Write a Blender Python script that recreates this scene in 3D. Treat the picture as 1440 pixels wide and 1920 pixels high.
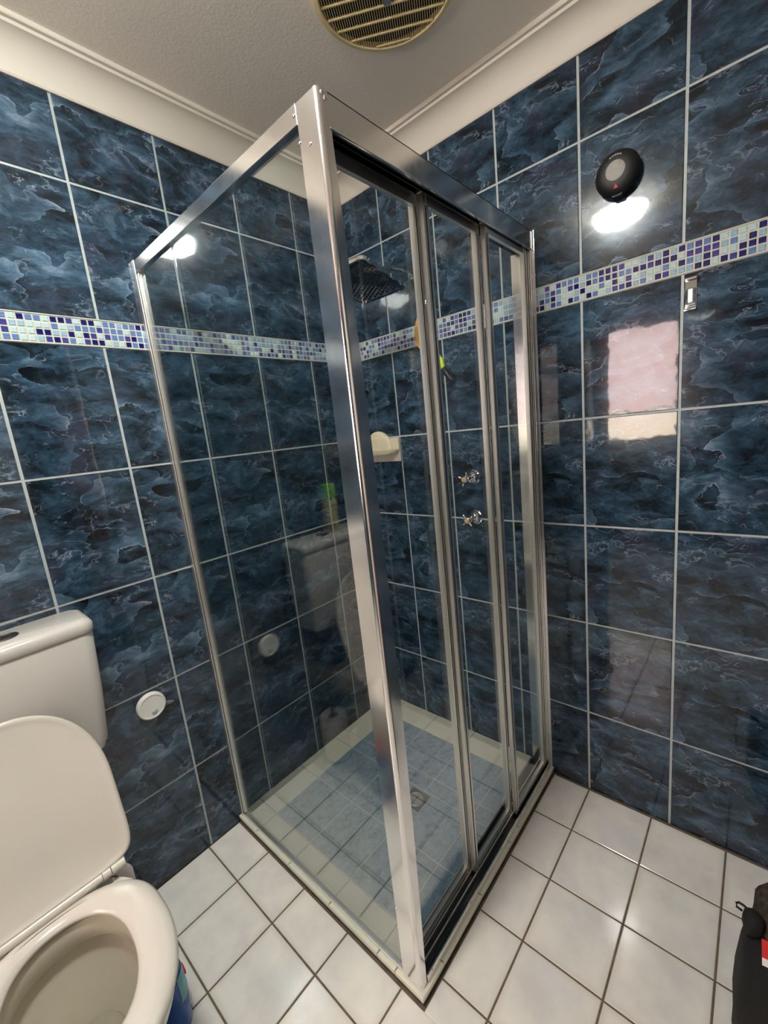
import bpy, bmesh, math, random
from mathutils import Vector, Matrix

random.seed(7)
for o in list(bpy.data.objects):
    bpy.data.objects.remove(o, do_unlink=True)
scene = bpy.context.scene
COL = scene.collection

# ------------------------------------------------------------------ camera
CX, CY, CZ = -1.4374, -1.4153, 1.3845
YAW, PITCH, ROLL, FPX = 0.7397, -0.1870, -0.1070, 790.92
fwd = Vector((math.cos(PITCH)*math.cos(YAW), math.cos(PITCH)*math.sin(YAW), math.sin(PITCH)))
rgt0 = Vector((math.sin(YAW), -math.cos(YAW), 0))
up0 = rgt0.cross(fwd)
rgt = math.cos(ROLL)*rgt0 + math.sin(ROLL)*up0
upv = -math.sin(ROLL)*rgt0 + math.cos(ROLL)*up0
cd = bpy.data.cameras.new('camera')
cd.sensor_fit = 'HORIZONTAL'
cd.sensor_width = 36.0
cd.lens = FPX/1440*36.0
cd.clip_start = 0.01
cam = bpy.data.objects.new('camera', cd)
COL.objects.link(cam)
m = Matrix((rgt, upv, -fwd)).transposed().to_4x4()
m.translation = Vector((CX, CY, CZ))
cam.matrix_world = m
scene.camera = cam

# ------------------------------------------------------------------ world, exposure, light levels
w = bpy.data.worlds.new('world')
scene.world = w
w.use_nodes = True
w.node_tree.nodes['Background'].inputs[0].default_value = (0.75, 0.8, 0.9, 1)
w.node_tree.nodes['Background'].inputs[1].default_value = 0.3
scene.view_settings.view_transform = 'Standard'
scene.view_settings.look = 'None'
scene.view_settings.gamma = 1.0
scene.view_settings.use_curve_mapping = False
scene.view_settings.exposure = 2.70
LAMP_STRENGTH = 26.0       # ceiling oyster light diffuser
WINDOW_STRENGTH = 2.5      # daylight through the frosted window

# ------------------------------------------------------------------ material helpers
def srgb(r, g, b):
    f = lambda c: (c/255/12.92) if c/255 <= 0.04045 else ((c/255+0.055)/1.055)**2.4
    return (f(r), f(g), f(b), 1.0)

class NT:
    def __init__(s, name):
        s.mat = bpy.data.materials.new(name)
        s.mat.use_nodes = True
        s.t = s.mat.node_tree
        s.t.nodes.clear()
        s.out = s.n('ShaderNodeOutputMaterial')
    def n(s, typ, **kw):
        nd = s.t.nodes.new(typ)
        for k, v in kw.items():
            setattr(nd, k, v)
        return nd
    def l(s, a, b):
        s.t.links.new(a, b)
    def sock(s, v, inp):
        if isinstance(v, bpy.types.NodeSocket):
            s.l(v, inp)
        else:
            inp.default_value = v
    def math(s, op, a, b=0.0, c=0.0, clamp=False):
        nd = s.n('ShaderNodeMath', operation=op, use_clamp=clamp)
        for v, i in zip((a, b, c), nd.inputs):
            s.sock(v, i)
        return nd.outputs[0]
    def mix(s, f, a, b, blend='MIX'):
        nd = s.n('ShaderNodeMix', data_type='RGBA', blend_type=blend)
        s.sock(f, nd.inputs[0]); s.sock(a, nd.inputs[6]); s.sock(b, nd.inputs[7])
        return nd.outputs[2]
    def ramp(s, f, stops, interp='LINEAR'):
        nd = s.n('ShaderNodeValToRGB')
        cr = nd.color_ramp
        cr.interpolation = interp
        while len(cr.elements) < len(stops):
            cr.elements.new(0.5)
        for e, (p, c) in zip(cr.elements, stops):
            e.position = p
            e.color = c
        s.sock(f, nd.inputs[0])
        return nd.outputs[0]
    def noise(s, vec, scale, detail=3.0, rough=0.5, dist=0.0):
        nd = s.n('ShaderNodeTexNoise')
        nd.inputs['Scale'].default_value = scale
        nd.inputs['Detail'].default_value = detail
        nd.inputs['Roughness'].default_value = rough
        nd.inputs['Distortion'].default_value = dist
        if vec is not None:
            s.l(vec, nd.inputs['Vector'])
        return nd
    def coord(s):
        return s.n('ShaderNodeTexCoord').outputs['Object']
    def bump(s, h, strength, dist=0.001):
        nd = s.n('ShaderNodeBump')
        nd.inputs['Strength'].default_value = strength
        nd.inputs['Distance'].default_value = dist
        s.l(h, nd.inputs['Height'])
        return nd.outputs[0]
    def principled(s, base, rough=0.5, metal=0.0, normal=None, spec=0.5, coat=0.0):
        p = s.n('ShaderNodeBsdfPrincipled')
        s.sock(base, p.inputs['Base Color'])
        s.sock(rough, p.inputs['Roughness'])
        p.inputs['Metallic'].default_value = metal
        p.inputs['Specular IOR Level'].default_value = spec
        p.inputs['Coat Weight'].default_value = coat
        if normal is not None:
            s.l(normal, p.inputs['Normal'])
        s.l(p.outputs[0], s.out.inputs[0])
        return p

def plain(name, col, rough=0.5, metal=0.0, spec=0.5, coat=0.0, wear=0.06, wscale=30.0, bump=0.0):
    t = NT(name)
    c = t.coord()
    n = t.noise(c, wscale, 4)
    dk = tuple(max(0, x*(1-wear)) for x in col[:3]) + (1,)
    lt = tuple(min(1, x*(1+wear)) for x in col[:3]) + (1,)
    base = t.ramp(n.outputs[0], [(0.3, dk), (0.7, lt)])
    nm = t.bump(n.outputs[0], bump, 0.002) if bump else None
    t.principled(base, rough, metal, nm, spec, coat)
    return t.mat

def mat_marble(name, turn=-22.0):
    t = NT(name)
    c = t.coord()
    oi = t.n('ShaderNodeObjectInfo')
    # a handful of print variants, chosen per tile
    q = t.math('MULTIPLY', t.math('FLOOR', t.math('MULTIPLY', oi.outputs['Random'], 4.0)), 7.31)
    off = t.n('ShaderNodeCombineXYZ')
    t.l(q, off.inputs[0]); t.l(q, off.inputs[1])
    add = t.n('ShaderNodeVectorMath', operation='ADD')
    t.l(c, add.inputs[0]); t.l(off.outputs[0], add.inputs[1])
    v = add.outputs[0]
    # slanted squash gives drifting cloud banks
    mp = t.n('ShaderNodeMapping')
    mp.inputs['Rotation'].default_value = (0, 0, math.radians(turn))
    mp.inputs['Scale'].default_value = (0.75, 1.3, 1.0)
    t.l(v, mp.inputs['Vector'])
    v2 = mp.outputs[0]
    def warp(vin, scale, amt, det=3):
        nz = t.noise(vin, scale, det, 0.55)
        sub = t.n('ShaderNodeVectorMath', operation='SUBTRACT')
        t.l(nz.outputs['Color'], sub.inputs[0]); sub.inputs[1].default_value = (0.5, 0.5, 0.5)
        sc = t.n('ShaderNodeVectorMath', operation='SCALE')
        t.l(sub.outputs[0], sc.inputs[0]); sc.inputs['Scale'].default_value = amt
        av = t.n('ShaderNodeVectorMath', operation='ADD')
        t.l(vin, av.inputs[0]); t.l(sc.outputs[0], av.inputs[1])
        return av.outputs[0]
    v3 = warp(v2, 9, 0.09)
    v4 = warp(v3, 38, 0.022, 4)
    big = t.noise(v3, 7.0, 5, 0.6)
    fine = t.noise(v4, 30.0, 6, 0.7)
    # scalloped cloud edges: sawtooth of a smooth field, light before the edge, dark after it
    fld = t.noise(v4, 4.2, 2.0, 0.45)
    saw = t.math('FRACT', t.math('MULTIPLY', fld.outputs[0], 6.0))
    amp = t.ramp(t.noise(v2, 8, 2).outputs[0], [(0.42, (0, 0, 0, 1)), (0.62, (1, 1, 1, 1))])
    shade = t.math('MULTIPLY', t.math('SUBTRACT', t.math('POWER', saw, 1.5), 0.40), t.math('ADD', 0.25, t.math('MULTIPLY', amp, 0.75)))
    mixv = t.math('ADD', t.math('MULTIPLY', big.outputs[0], 0.50),
                  t.math('ADD', t.math('MULTIPLY', fine.outputs[0], 0.50), t.math('MULTIPLY', shade, 0.20)))
    C = srgb
    base = t.ramp(mixv, [(0.35, C(11, 17, 21)), (0.43, C(24, 37, 47)), (0.50, C(37, 57, 73)),
                         (0.57, C(53, 77, 96)), (0.65, C(75, 100, 120)), (0.76, C(117, 134, 155))])
    d = t.math('SUBTRACT', 1.0, saw)
    line = t.math('SUBTRACT', 1.0, t.math('MULTIPLY', d, 24.0), clamp=True)
    brk = t.ramp(t.noise(v3, 13, 2).outputs[0], [(0.48, (0, 0, 0, 1)), (0.60, (1, 1, 1, 1))])
    vein = t.math('MULTIPLY', t.math('MULTIPLY', line, t.math('MULTIPLY', amp, brk)), 0.75)
    rid = t.noise(v4, 10.0, 3, 0.55)
    r2 = t.math('ABSOLUTE', t.math('SUBTRACT', rid.outputs[0], 0.5))
    line2 = t.math('SUBTRACT', 1.0, t.math('MULTIPLY', r2, 70.0), clamp=True)
    mask2 = t.ramp(t.noise(v2, 6, 2).outputs[0], [(0.48, (0, 0, 0, 1)), (0.60, (1, 1, 1, 1))])
    vein2 = t.math('MULTIPLY', t.math('MULTIPLY', line2, mask2), 0.5)
    col = t.mix(vein, base, C(168, 174, 184))
    col = t.mix(vein2, col, C(132, 146, 164))
    sp = t.noise(v4, 24.0, 3, 0.6)
    r3 = t.math('ABSOLUTE', t.math('SUBTRACT', sp.outputs[0], 0.52))
    line3 = t.math('SUBTRACT', 1.0, t.math('MULTIPLY', r3, 55.0), clamp=True)
    mask3 = t.ramp(t.noise(v3, 17, 2).outputs[0], [(0.57, (0, 0, 0, 1)), (0.68, (1, 1, 1, 1))])
    col = t.mix(t.math('MULTIPLY', t.math('MULTIPLY', line3, mask3), 0.5), col, C(172, 180, 196))
    # faint violet patches
    pv = t.ramp(t.noise(v, 7, 2).outputs[0], [(0.52, (0, 0, 0, 1)), (0.72, (1, 1, 1, 1))])
    col = t.mix(t.math('MULTIPLY', pv, 0.28), col, C(70, 68, 90))
    wavy = t.noise(v, 11, 2)
    rip = t.noise(v, 70, 2)
    hgt = t.math('ADD', wavy.outputs[0], t.math('MULTIPLY', rip.outputs[0], 0.05))
    nm = t.bump(hgt, 0.30, 0.0014)
    p = t.principled(col, 0.17, 0.0, nm, 0.16, coat=0.85)
    p.inputs['Coat Roughness'].default_value = 0.04
    t.l(nm, p.inputs['Coat Normal'])
    return t.mat

def mat_floor_tile(name):
    t = NT(name)
    c = t.coord()
    oi = t.n('ShaderNodeObjectInfo')
    off = t.n('ShaderNodeCombineXYZ')
    t.l(t.math('MULTIPLY', oi.outputs['Random'], 40), off.inputs[0])
    t.l(t.math('MULTIPLY', oi.outputs['Random'], 23), off.inputs[1])
    add = t.n('ShaderNodeVectorMath', operation='ADD')
    t.l(c, add.inputs[0]); t.l(off.outputs[0], add.inputs[1])
    v = add.outputs[0]
    n1 = t.noise(v, 9, 4, 0.55)
    n2 = t.noise(v, 6, 2)
    col = t.ramp(n1.outputs[0], [(0.32, srgb(218, 214, 210)), (0.5, srgb(230, 227, 220)), (0.68, srgb(238, 235, 226))])
    col = t.mix(t.ramp(n2.outputs[0], [(0.5, (0, 0, 0, 1)), (0.75, (.5, .5, .5, 1))]), col, srgb(212, 214, 218))
    # worn ochre stain creeping in from the tile edges
    sx = t.n('ShaderNodeSeparateXYZ'); t.l(c, sx.inputs[0])
    e = t.math('MAXIMUM', t.math('ABSOLUTE', sx.outputs[0]), t.math('ABSOLUTE', sx.outputs[1]))
    e = t.math('ADD', e, t.math('MULTIPLY', t.math('SUBTRACT', n1.outputs[0], 0.5), 0.05))
    st = t.ramp(e, [(0.084, (0, 0, 0, 1)), (0.102, (.4, .4, .4, 1))])
    col = t.mix(st, col, srgb(196, 182, 166))
    nm = t.bump(n1.outputs[0], 0.25, 0.0012)
    t.principled(col, 0.12, 0.0, nm, 0.5)
    return t.mat

def mat_blue_floor(name):
    t = NT(name)
    c = t.coord()
    oi = t.n('ShaderNodeObjectInfo')
    off = t.n('ShaderNodeCombineXYZ')
    t.l(t.math('MULTIPLY', oi.outputs['Random'], 31), off.inputs[0])
    add = t.n('ShaderNodeVectorMath', operation='ADD')
    t.l(c, add.inputs[0]); t.l(off.outputs[0], add.inputs[1])
    v = add.outputs[0]
    n = t.noise(v, 55, 5, 0.65, 0.6)
    n2 = t.noise(v, 12, 3)
    s = t.math('ADD', t.math('MULTIPLY', n.outputs[0], 0.7), t.math('MULTIPLY', n2.outputs[0], 0.3))
    col = t.ramp(s, [(0.34, srgb(84, 106, 124)), (0.45, srgb(118, 143, 162)), (0.56, srgb(138, 160, 178)), (0.7, srgb(158, 176, 192))])
    nm = t.bump(n.outputs[0], 0.2, 0.0008)
    t.principled(col, 0.22, 0, nm)
    return t.mat

def mat_glass(name, tint=(0.90, 0.955, 0.93)):
    # clear architectural pane: Schlick mix of pass-through and mirror reflection
    t = NT(name)
    lw = t.n('ShaderNodeLayerWeight'); lw.inputs[0].default_value = 0.5
    f = t.math('ADD', 0.06, t.math('MULTIPLY', 0.94, t.math('POWER', lw.outputs['Facing'], 4.2)), clamp=True)
    tr = t.n('ShaderNodeBsdfTransparent'); tr.inputs[0].default_value = tint + (1,)
    gl = t.n('ShaderNodeBsdfGlossy'); gl.inputs['Roughness'].default_value = 0.012
    gl.inputs[0].default_value = (1, 1, 1, 1)
    sm = t.n('ShaderNodeTexNoise'); sm.inputs['Scale'].default_value = 6
    t.l(t.coord(), sm.inputs['Vector'])
    mx = t.n('ShaderNodeMixShader')
    t.l(f, mx.inputs[0]); t.l(tr.outputs[0], mx.inputs[1]); t.l(gl.outputs[0], mx.inputs[2])
    t.l(mx.outputs[0], t.out.inputs[0])
    return t.mat

def mat_chrome(name, col=(0.82, 0.81, 0.80), rough=0.1, brushed=0.0):
    t = NT(name)
    n = t.noise(t.coord(), 60, 3)
    r = t.math('ADD', rough, t.math('MULTIPLY', t.math('SUBTRACT', n.outputs[0], 0.5), 0.08))
    t.principled(col + (1,), r, 1.0)
    return t.mat

def mat_emit(name, col, strength, col2=None):
    t = NT(name)
    e = t.n('ShaderNodeEmission')
    if col2:
        n = t.noise(t.coord(), 9, 4, 0.6)
        cc = t.ramp(n.outputs[0], [(0.35, col2), (0.6, col)])
        t.l(cc, e.inputs[0])
    else:
        e.inputs[0].default_value = col
    e.inputs[1].default_value = strength
    t.l(e.outputs[0], t.out.inputs[0])
    return t.mat

def mat_ceiling():
    t = NT('ceiling_paint')
    c = t.coord()
    n = t.noise(c, 120, 3, 0.6)
    n2 = t.noise(c, 40, 2)
    h = t.math('ADD', n.outputs[0], t.math('MULTIPLY', t.math('GREATER_THAN', n2.outputs[0], 0.68), 1.2))
    nm = t.bump(h, 0.5, 0.0012)
    t.principled(srgb(228, 222, 210), 0.8, 0, nm, 0.2)
    return t.mat

M = {}
M['marble'] = mat_marble('blue_marble_tile')
M['marble_r'] = mat_marble('blue_marble_tile_slanted', 34.0)
M['floor'] = mat_floor_tile('pale_floor_tile')
M['border'] = plain('cream_border_tile', srgb(222, 219, 202), 0.14, wear=0.05, wscale=14)
M['bluefloor'] = mat_blue_floor('mottled_blue_tile')
M['wallgrout'] = plain('white_grout', srgb(172, 180, 178), 0.55, wear=0.08, wscale=60)
M['floorgrout'] = plain('brown_grout', srgb(104, 91, 76), 0.85, wear=0.25, wscale=40)
M['lightgrout'] = plain('pale_grout', srgb(178, 180, 180), 0.7, wear=0.08)
M['mosgrout'] = plain('mosaic_grout', srgb(186, 186, 172), 0.6, wear=0.06)
M['mos'] = [plain('mosaic_navy', srgb(24, 28, 92), 0.08, wear=0.3, wscale=90),
            plain('mosaic_violet', srgb(62, 62, 132), 0.08, wear=0.3, wscale=90),
            plain('mosaic_mid_blue', srgb(92, 122, 172), 0.08, wear=0.25, wscale=90),
            plain('mosaic_pale_blue', srgb(142, 172, 190), 0.08, wear=0.15, wscale=90),
            plain('mosaic_ice', srgb(172, 198, 198), 0.08, wear=0.1, wscale=90)]
M['ceil'] = mat_ceiling()
M['cornice'] = plain('cornice_paint', srgb(208, 202, 189), 0.6, wear=0.02, wscale=5)
M['chrome'] = mat_chrome('polished_aluminium', (0.86, 0.85, 0.84), 0.15)
M['mirror'] = mat_chrome('bright_chrome', (0.86, 0.86, 0.86), 0.05)
M['darkmetal'] = mat_chrome('dark_track', (0.09, 0.09, 0.095), 0.25)
M['alu'] = mat_chrome('satin_aluminium', (0.84, 0.83, 0.79), 0.36)
M['glass'] = mat_glass('clear_glass', (0.925, 0.955, 0.945))
M['doorglass'] = mat_glass('clear_door_glass', (0.97, 0.985, 0.98))
M['black'] = plain('black_rubber', srgb(16, 16, 18), 0.45, wear=0.3)
M['porcelain'] = plain('white_porcelain', srgb(212, 208, 200), 0.08, wear=0.015, wscale=4, coat=0.3)
M['seatplastic'] = plain('white_seat_plastic', srgb(208, 203, 193), 0.2, wear=0.015, wscale=4)
M['cist'] = plain('white_cistern_plastic', srgb(196, 192, 186), 0.18, wear=0.015, wscale=4)
M['bowlin'] = plain('stained_bowl_glaze', srgb(200, 194, 178), 0.1, wear=0.03, wscale=10)
M['white'] = plain('white_plastic', srgb(228, 226, 220), 0.35, wear=0.02)
M['water'] = plain('bowl_water', srgb(150, 145, 128), 0.03, wear=0.05)
M['blackplastic'] = plain('speaker_black_rubber', srgb(17, 17, 16), 0.55, wear=0.2, wscale=200, bump=0.1)
M['greydisc'] = plain('speaker_grey_disc', srgb(152, 148, 142), 0.6, wear=0.1, wscale=120)
M['red'] = plain('red_plastic', srgb(196, 40, 34), 0.4, wear=0.1)
M['fancream'] = plain('aged_cream_plastic', srgb(214, 196, 146), 0.45, wear=0.1, wscale=30)
M['fandark'] = plain('fan_cavity_shade', srgb(7, 5, 4), 0.95, wear=0.3)  # near-black colour paints in the shade behind the fan grille
M['soapcer'] = plain('cream_ceramic', srgb(226, 216, 186), 0.2, wear=0.04, wscale=20)
M['soapmortar'] = plain('greyish_plate_ceramic', srgb(200, 190, 178), 0.5, wear=0.12, wscale=40)
M['porcyellow'] = plain('yellowed_porcelain_cap', srgb(224, 186, 116), 0.25, wear=0.05)
M['yellow'] = plain('yellow_sponge', srgb(226, 170, 50), 0.7, wear=0.15, wscale=150, bump=0.3)
M['lime'] = plain('lime_plastic', srgb(206, 226, 30), 0.35, wear=0.08)
M['green'] = plain('green_cap', srgb(118, 190, 40), 0.35, wear=0.08)
M['canbody'] = plain('can_cream_green_print', srgb(206, 200, 150), 0.35, wear=0.25, wscale=45)
M['canolive'] = plain('can_olive_foot', srgb(150, 140, 60), 0.4, wear=0.2)
M['paper'] = plain('tissue_paper', srgb(232, 224, 220), 0.9, wear=0.03, wscale=80, bump=0.2)
M['bottleblue'] = plain('blue_bottle_plastic', srgb(20, 84, 160), 0.18, wear=0.2, wscale=14)
M['labelteal'] = plain('teal_label_print', srgb(96, 170, 180), 0.35, wear=0.45, wscale=18)
M['fabric'] = plain('black_woven_fabric', srgb(22, 22, 21), 0.9, wear=0.4, wscale=260, bump=0.5)
M['fur'] = plain('brown_fleece', srgb(58, 50, 38), 0.95, wear=0.7, wscale=90, bump=0.9)
M['towel'] = plain('dusty_pink_terry', srgb(168, 132, 126), 0.95, wear=0.1, wscale=200, bump=0.5)
M['towelband'] = plain('rust_terry_band', srgb(150, 64, 48), 0.95, wear=0.1, wscale=200, bump=0.5)
M['doorpaint'] = plain('cream_door_paint', srgb(216, 206, 190), 0.4, wear=0.02, wscale=6)
M['frame'] = plain('window_frame_paint', srgb(120, 114, 108), 0.4, wear=0.05)
M['tarnish'] = mat_chrome('grey_drain_steel', (0.17, 0.16, 0.145), 0.4)
M['drainhole'] = plain('drain_shadow', srgb(20, 18, 16), 0.9)
M['clear'] = mat_glass('clear_plastic', (0.8, 0.82, 0.82))
M['chromereflect'] = mat_chrome('chrome_dark_reflection', (0.10, 0.105, 0.11), 0.12)  # chrome with the dark surroundings it mirrors painted into its colour
M['silver'] = mat_chrome('grey_badge', (0.6, 0.6, 0.6), 0.4)
M['lamp'] = mat_emit('lit_oyster_diffuser', (0.985, 1.0, 0.945, 1), LAMP_STRENGTH)
M['winpink'] = mat_emit('frosted_daylight_pane', (1.0, 0.76, 0.73, 1), WINDOW_STRENGTH, (0.9, 0.62, 0.58, 1))
M['wincream'] = mat_emit('frosted_daylight_pane_lower', (1.0, 0.84, 0.66, 1), WINDOW_STRENGTH*1.25, (1.0, 0.8, 0.6, 1))
M['windim'] = mat_emit('frosted_daylight_side_pane', (1.0, 0.80, 0.76, 1), WINDOW_STRENGTH*0.28)

# ------------------------------------------------------------------ object helpers
def link(name, mesh, mat=None, parent=None, loc=None):
    if mat is not None and not mesh.materials:
        mesh.materials.append(mat)
    o = bpy.data.objects.new(name, mesh)
    COL.objects.link(o)
    if loc is not None:
        o.location = loc
    if parent is not None:
        o.parent = parent
    return o

def empty(name, loc=(0, 0, 0)):
    o = bpy.data.objects.new(name, None)
    o.empty_display_size = 0.05
    COL.objects.link(o)
    o.location = loc
    return o

def tag(o, label, cat, group=None):
    o['label'] = label
    o['category'] = cat
    if group:
        o['group'] = group
    return o

def struct(o, label=None):
    o['kind'] = 'structure'
    if label:
        o['label'] = label
    return o

def b2m(bm, name, smooth=None):
    bmesh.ops.recalc_face_normals(bm, faces=bm.faces)
    me = bpy.data.meshes.new(name)
    bm.to_mesh(me)
    bm.free()
    if smooth is not None:
        for p in me.polygons:
            p.use_smooth = True
        me.set_sharp_from_angle(angle=math.radians(smooth))
    return me

def add_box(bm, x0, x1, y0, y1, z0, z1, bev=0.0, seg=2):
    r = bmesh.ops.create_cube(bm, size=1)
    vs = r['verts']
    for v in vs:
        v.co = Vector(((x0+x1)/2 + v.co.x*(x1-x0), (y0+y1)/2 + v.co.y*(y1-y0), (z0+z1)/2 + v.co.z*(z1-z0)))
    if bev > 0:
        es = set()
        for v in vs:
            es.update(v.link_edges)
        bmesh.ops.bevel(bm, geom=list(es), offset=bev, segments=seg, affect='EDGES', profile=0.5)

def wn(o):
    md = o.modifiers.new('weighted_normal', 'WEIGHTED_NORMAL')
    md.keep_sharp = True
    md.weight = 100
    return o

def box(name, x0, x1, y0, y1, z0, z1, mat, parent=None, bev=0.0, origin=None):
    bm = bmesh.new()
    add_box(bm, x0, x1, y0, y1, z0, z1, bev)
    if origin is not None:
        bmesh.ops.translate(bm, verts=bm.verts, vec=-Vector(origin))
    o = link(name, b2m(bm, name, 40 if bev else None), mat, parent)
    return wn(o) if bev else o

def boxes(name, lst, mat, parent=None, bev=0.0):
    bm = bmesh.new()
    for b in lst:
        add_box(bm, *b, bev=bev)
    o = link(name, b2m(bm, name, 40 if bev else None), mat, parent)
    return wn(o) if bev else o

def loft_bm(rings, cap0=True, cap1=True, bm=None):
    bm = bm or bmesh.new()
    vr = [[bm.verts.new(p) for p in r] for r in rings]
    n = len(rings[0])
    for a, b in zip(vr[:-1], vr[1:]):
        for i in range(n):
            bm.faces.new((a[i], a[(i+1) % n], b[(i+1) % n], b[i]))
    if cap0:
        bm.faces.new(list(reversed(vr[0])))
    if cap1:
        bm.faces.new(vr[-1])
    return bm

def lathe(name, prof, mat, parent=None, n=32, axis='Z', loc=(0, 0, 0), smooth=35, cap0=True, cap1=True):
    # prof: (radius, height) pairs; axis Z up, or 'X-' pointing out of the right wall, 'Y-' out of the left wall
    rings = []
    for r, h in prof:
        ring = []
        for i in range(n):
            a = 2*math.pi*i/n
            c, s = r*math.cos(a), r*math.sin(a)
            if axis == 'Z':
                p = (c, s, h)
            elif axis == 'X-':
                p = (-h, c, s)
            elif axis == 'Y-':
                p = (c, -h, s)
            elif axis == 'Z-':
                p = (c, s, -h)
            ring.append(Vector(p) + Vector(loc))
        rings.append(ring)
    return link(name, b2m(loft_bm(rings, cap0, cap1), name, smooth), mat, parent)

def tube(name, pts, rad, mat, parent=None, n=10, smooth=60, flat=1.0, sideways=None):
    pts = [Vector(p) for p in pts]
    rings = []
    for i, p in enumerate(pts):
        d = (pts[min(i+1, len(pts)-1)] - pts[max(i-1, 0)]).normalized()
        s = Vector(sideways) if sideways else (Vector((0, 0, 1)) if abs(d.z) < 0.9 else Vector((1, 0, 0)))
        a = (s - d*s.dot(d)).normalized()
        b = d.cross(a)
        r = rad[i] if isinstance(rad, (list, tuple)) else rad
        rings.append([p + a*(r*math.cos(2*math.pi*k/n)) + b*(r*flat*math.sin(2*math.pi*k/n)) for k in range(n)])
    return link(name, b2m(loft_bm(rings), name, smooth), mat, parent)

def prism(name, outline, lo, hi, mat, parent=None, axis='Z', bev=0.0, smooth=None):
    # outline in plane, extruded along axis from lo to hi
    def P(a, b, h):
        return {'Z': (a, b, h), 'X': (h, a, b), 'Y': (a, h, b)}[axis]
    rings = [[P(a, b, lo) for a, b in outline], [P(a, b, hi) for a, b in outline]]
    bm = loft_bm(rings)
    if bev:
        bmesh.ops.recalc_face_normals(bm, faces=bm.faces)
        bmesh.ops.bevel(bm, geom=list(bm.edges), offset=bev, segments=2, affect='EDGES')
    return link(name, b2m(bm, name, smooth), mat, parent)

# ---- tiles: a shallow bevelled block in local XY, face towards +Z
TILE_CACHE = {}
def tile_mesh(x0, x1, y0, y1, t, bev, mat, key='tile'):
    k = (round(x0, 4), round(x1, 4), round(y0, 4), round(y1, 4), t, bev, mat.name)
    if k in TILE_CACHE:
        return TILE_CACHE[k]
    i = bev
    v = []
    for (z, d) in ((0.0, 0.0), (t - bev*0.7, 0.0), (t, i)):
        v += [(x0+d, y0+d, z), (x1-d, y0+d, z), (x1-d, y1-d, z), (x0+d, y1-d, z)]
    f = [(8, 9, 10, 11)]
    for b in (0, 4):
        for j in range(4):
            f.append((b+j, b+(j+1) % 4, b+4+(j+1) % 4, b+4+j))
    me = bpy.data.meshes.new(key)
    me.from_pydata(v, [], f)
    me.materials.append(mat)
    TILE_CACHE[k] = me
    return me

def rect_minus(r, h):
    x0, x1, y0, y1 = r
    a0, a1, b0, b1 = h
    if a0 >= x1 or a1 <= x0 or b0 >= y1 or b1 <= y0:
        return [r]
    out = []
    if a0 > x0: out.append((x0, a0, y0, y1))
    if a1 < x1: out.append((a1, x1, y0, y1))
    m0, m1 = max(x0, a0), min(x1, a1)
    if b0 > y0: out.append((m0, m1, y0, b0))
    if b1 < y1: out.append((m0, m1, b1, y1))
    return out

# ------------------------------------------------------------------ room dimensions
XW, YS, ZC = -3.4, -2.0, 2.42          # west wall, south wall, ceiling
ZR = [0.0, 0.3203, 0.6663, 1.0123, 1.3583, 1.7043]   # tile row joints below the mosaic band
ZB0, ZB1, Z1, ZTOP = 1.7043, 1.7764, 2.1224, 2.345
ROWS = list(zip(ZR[:-1], ZR[1:])) + [(ZB1, Z1), (Z1, ZB1+2*0.346)]
G = 0.0035       # half grout joint
TT = 0.0022      # tile proud of the grout bed

def wall_matrix(side):
    # local x runs along the wall, local y is up, local z points into the room
    if side == 'left':    # y = 0, x local = world x
        return Matrix(((1, 0, 0), (0, 0, -1), (0, 1, 0)))
    if side == 'right':   # x = 0, local x = -world y
        return Matrix(((0, 0, -1), (-1, 0, 0), (0, 1, 0)))
    if side == 'back':    # y = YS, local x = -world x
        return Matrix(((-1, 0, 0), (0, 0, 1), (0, 1, 0)))
    if side == 'west':    # x = XW, local x = world y
        return Matrix(((0, 0, 1), (1, 0, 0), (0, 1, 0)))

def build_wall(name, side, origin, cols, length, holes, label, hide_from=None, zlow=0.0, mos_start=None):
    # cols: joint positions in local x ; length: local extent (lo, hi)
    R = wall_matrix(side)
    lo, hi = length
    bm = bmesh.new()
    rects = [(lo, hi, 0.0, ZC)]
    for h in holes:
        nr = []
        for r in rects:
            nr += rect_minus(r, h)
        rects = nr
    for (a, b, c, d) in rects:
        add_box(bm, a, b, c, d, -0.09, 0.0)
    me = b2m(bm, name)
    w = link(name, me, M['wallgrout'])
    mw = R.to_4x4(); mw.translation = Vector(origin)
    w.matrix_world = mw
    struct(w, label)
    edges = [lo] + [c for c in cols if lo + 0.02 < c < hi - 0.02] + [hi]
    full = cols[1] - cols[0]
    for i in range(len(edges)-1):
        a, b = edges[i], edges[i+1]
        # nominal cell so that cut tiles keep their print
        ca = a if i > 0 else b - full
        cb = ca + full
        for (z0, z1) in ROWS:
            zt = min(z1, ZTOP)
            zb = z0
            cx, cz = (ca+cb)/2, (z0+z1)/2
            r = (a+(G if i > 0 else 0.001), b-(G if i < len(edges)-2 else 0.001), zb+G*(0.9 if zb > 0 else 0), zt-(G*0.9 if zt == z1 else 0))
            pieces = [r]
            for h in holes:
                np_ = []
                for q in pieces:
                    np_ += rect_minus(q, h)
                pieces = np_
            for q in pieces:
                if q[1]-q[0] < 0.012 or q[3]-q[2] < 0.012:
                    continue
                me = tile_mesh(q[0]-cx, q[1]-cx, q[2]-cz, q[3]-cz, TT, 0.0014, M['marble_r'] if side == 'right' else M['marble'], 'wall_tile')
                t = link('wall_tile', me, None, w)
                t.location = (cx, cz, 0.0)
    return w

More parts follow.
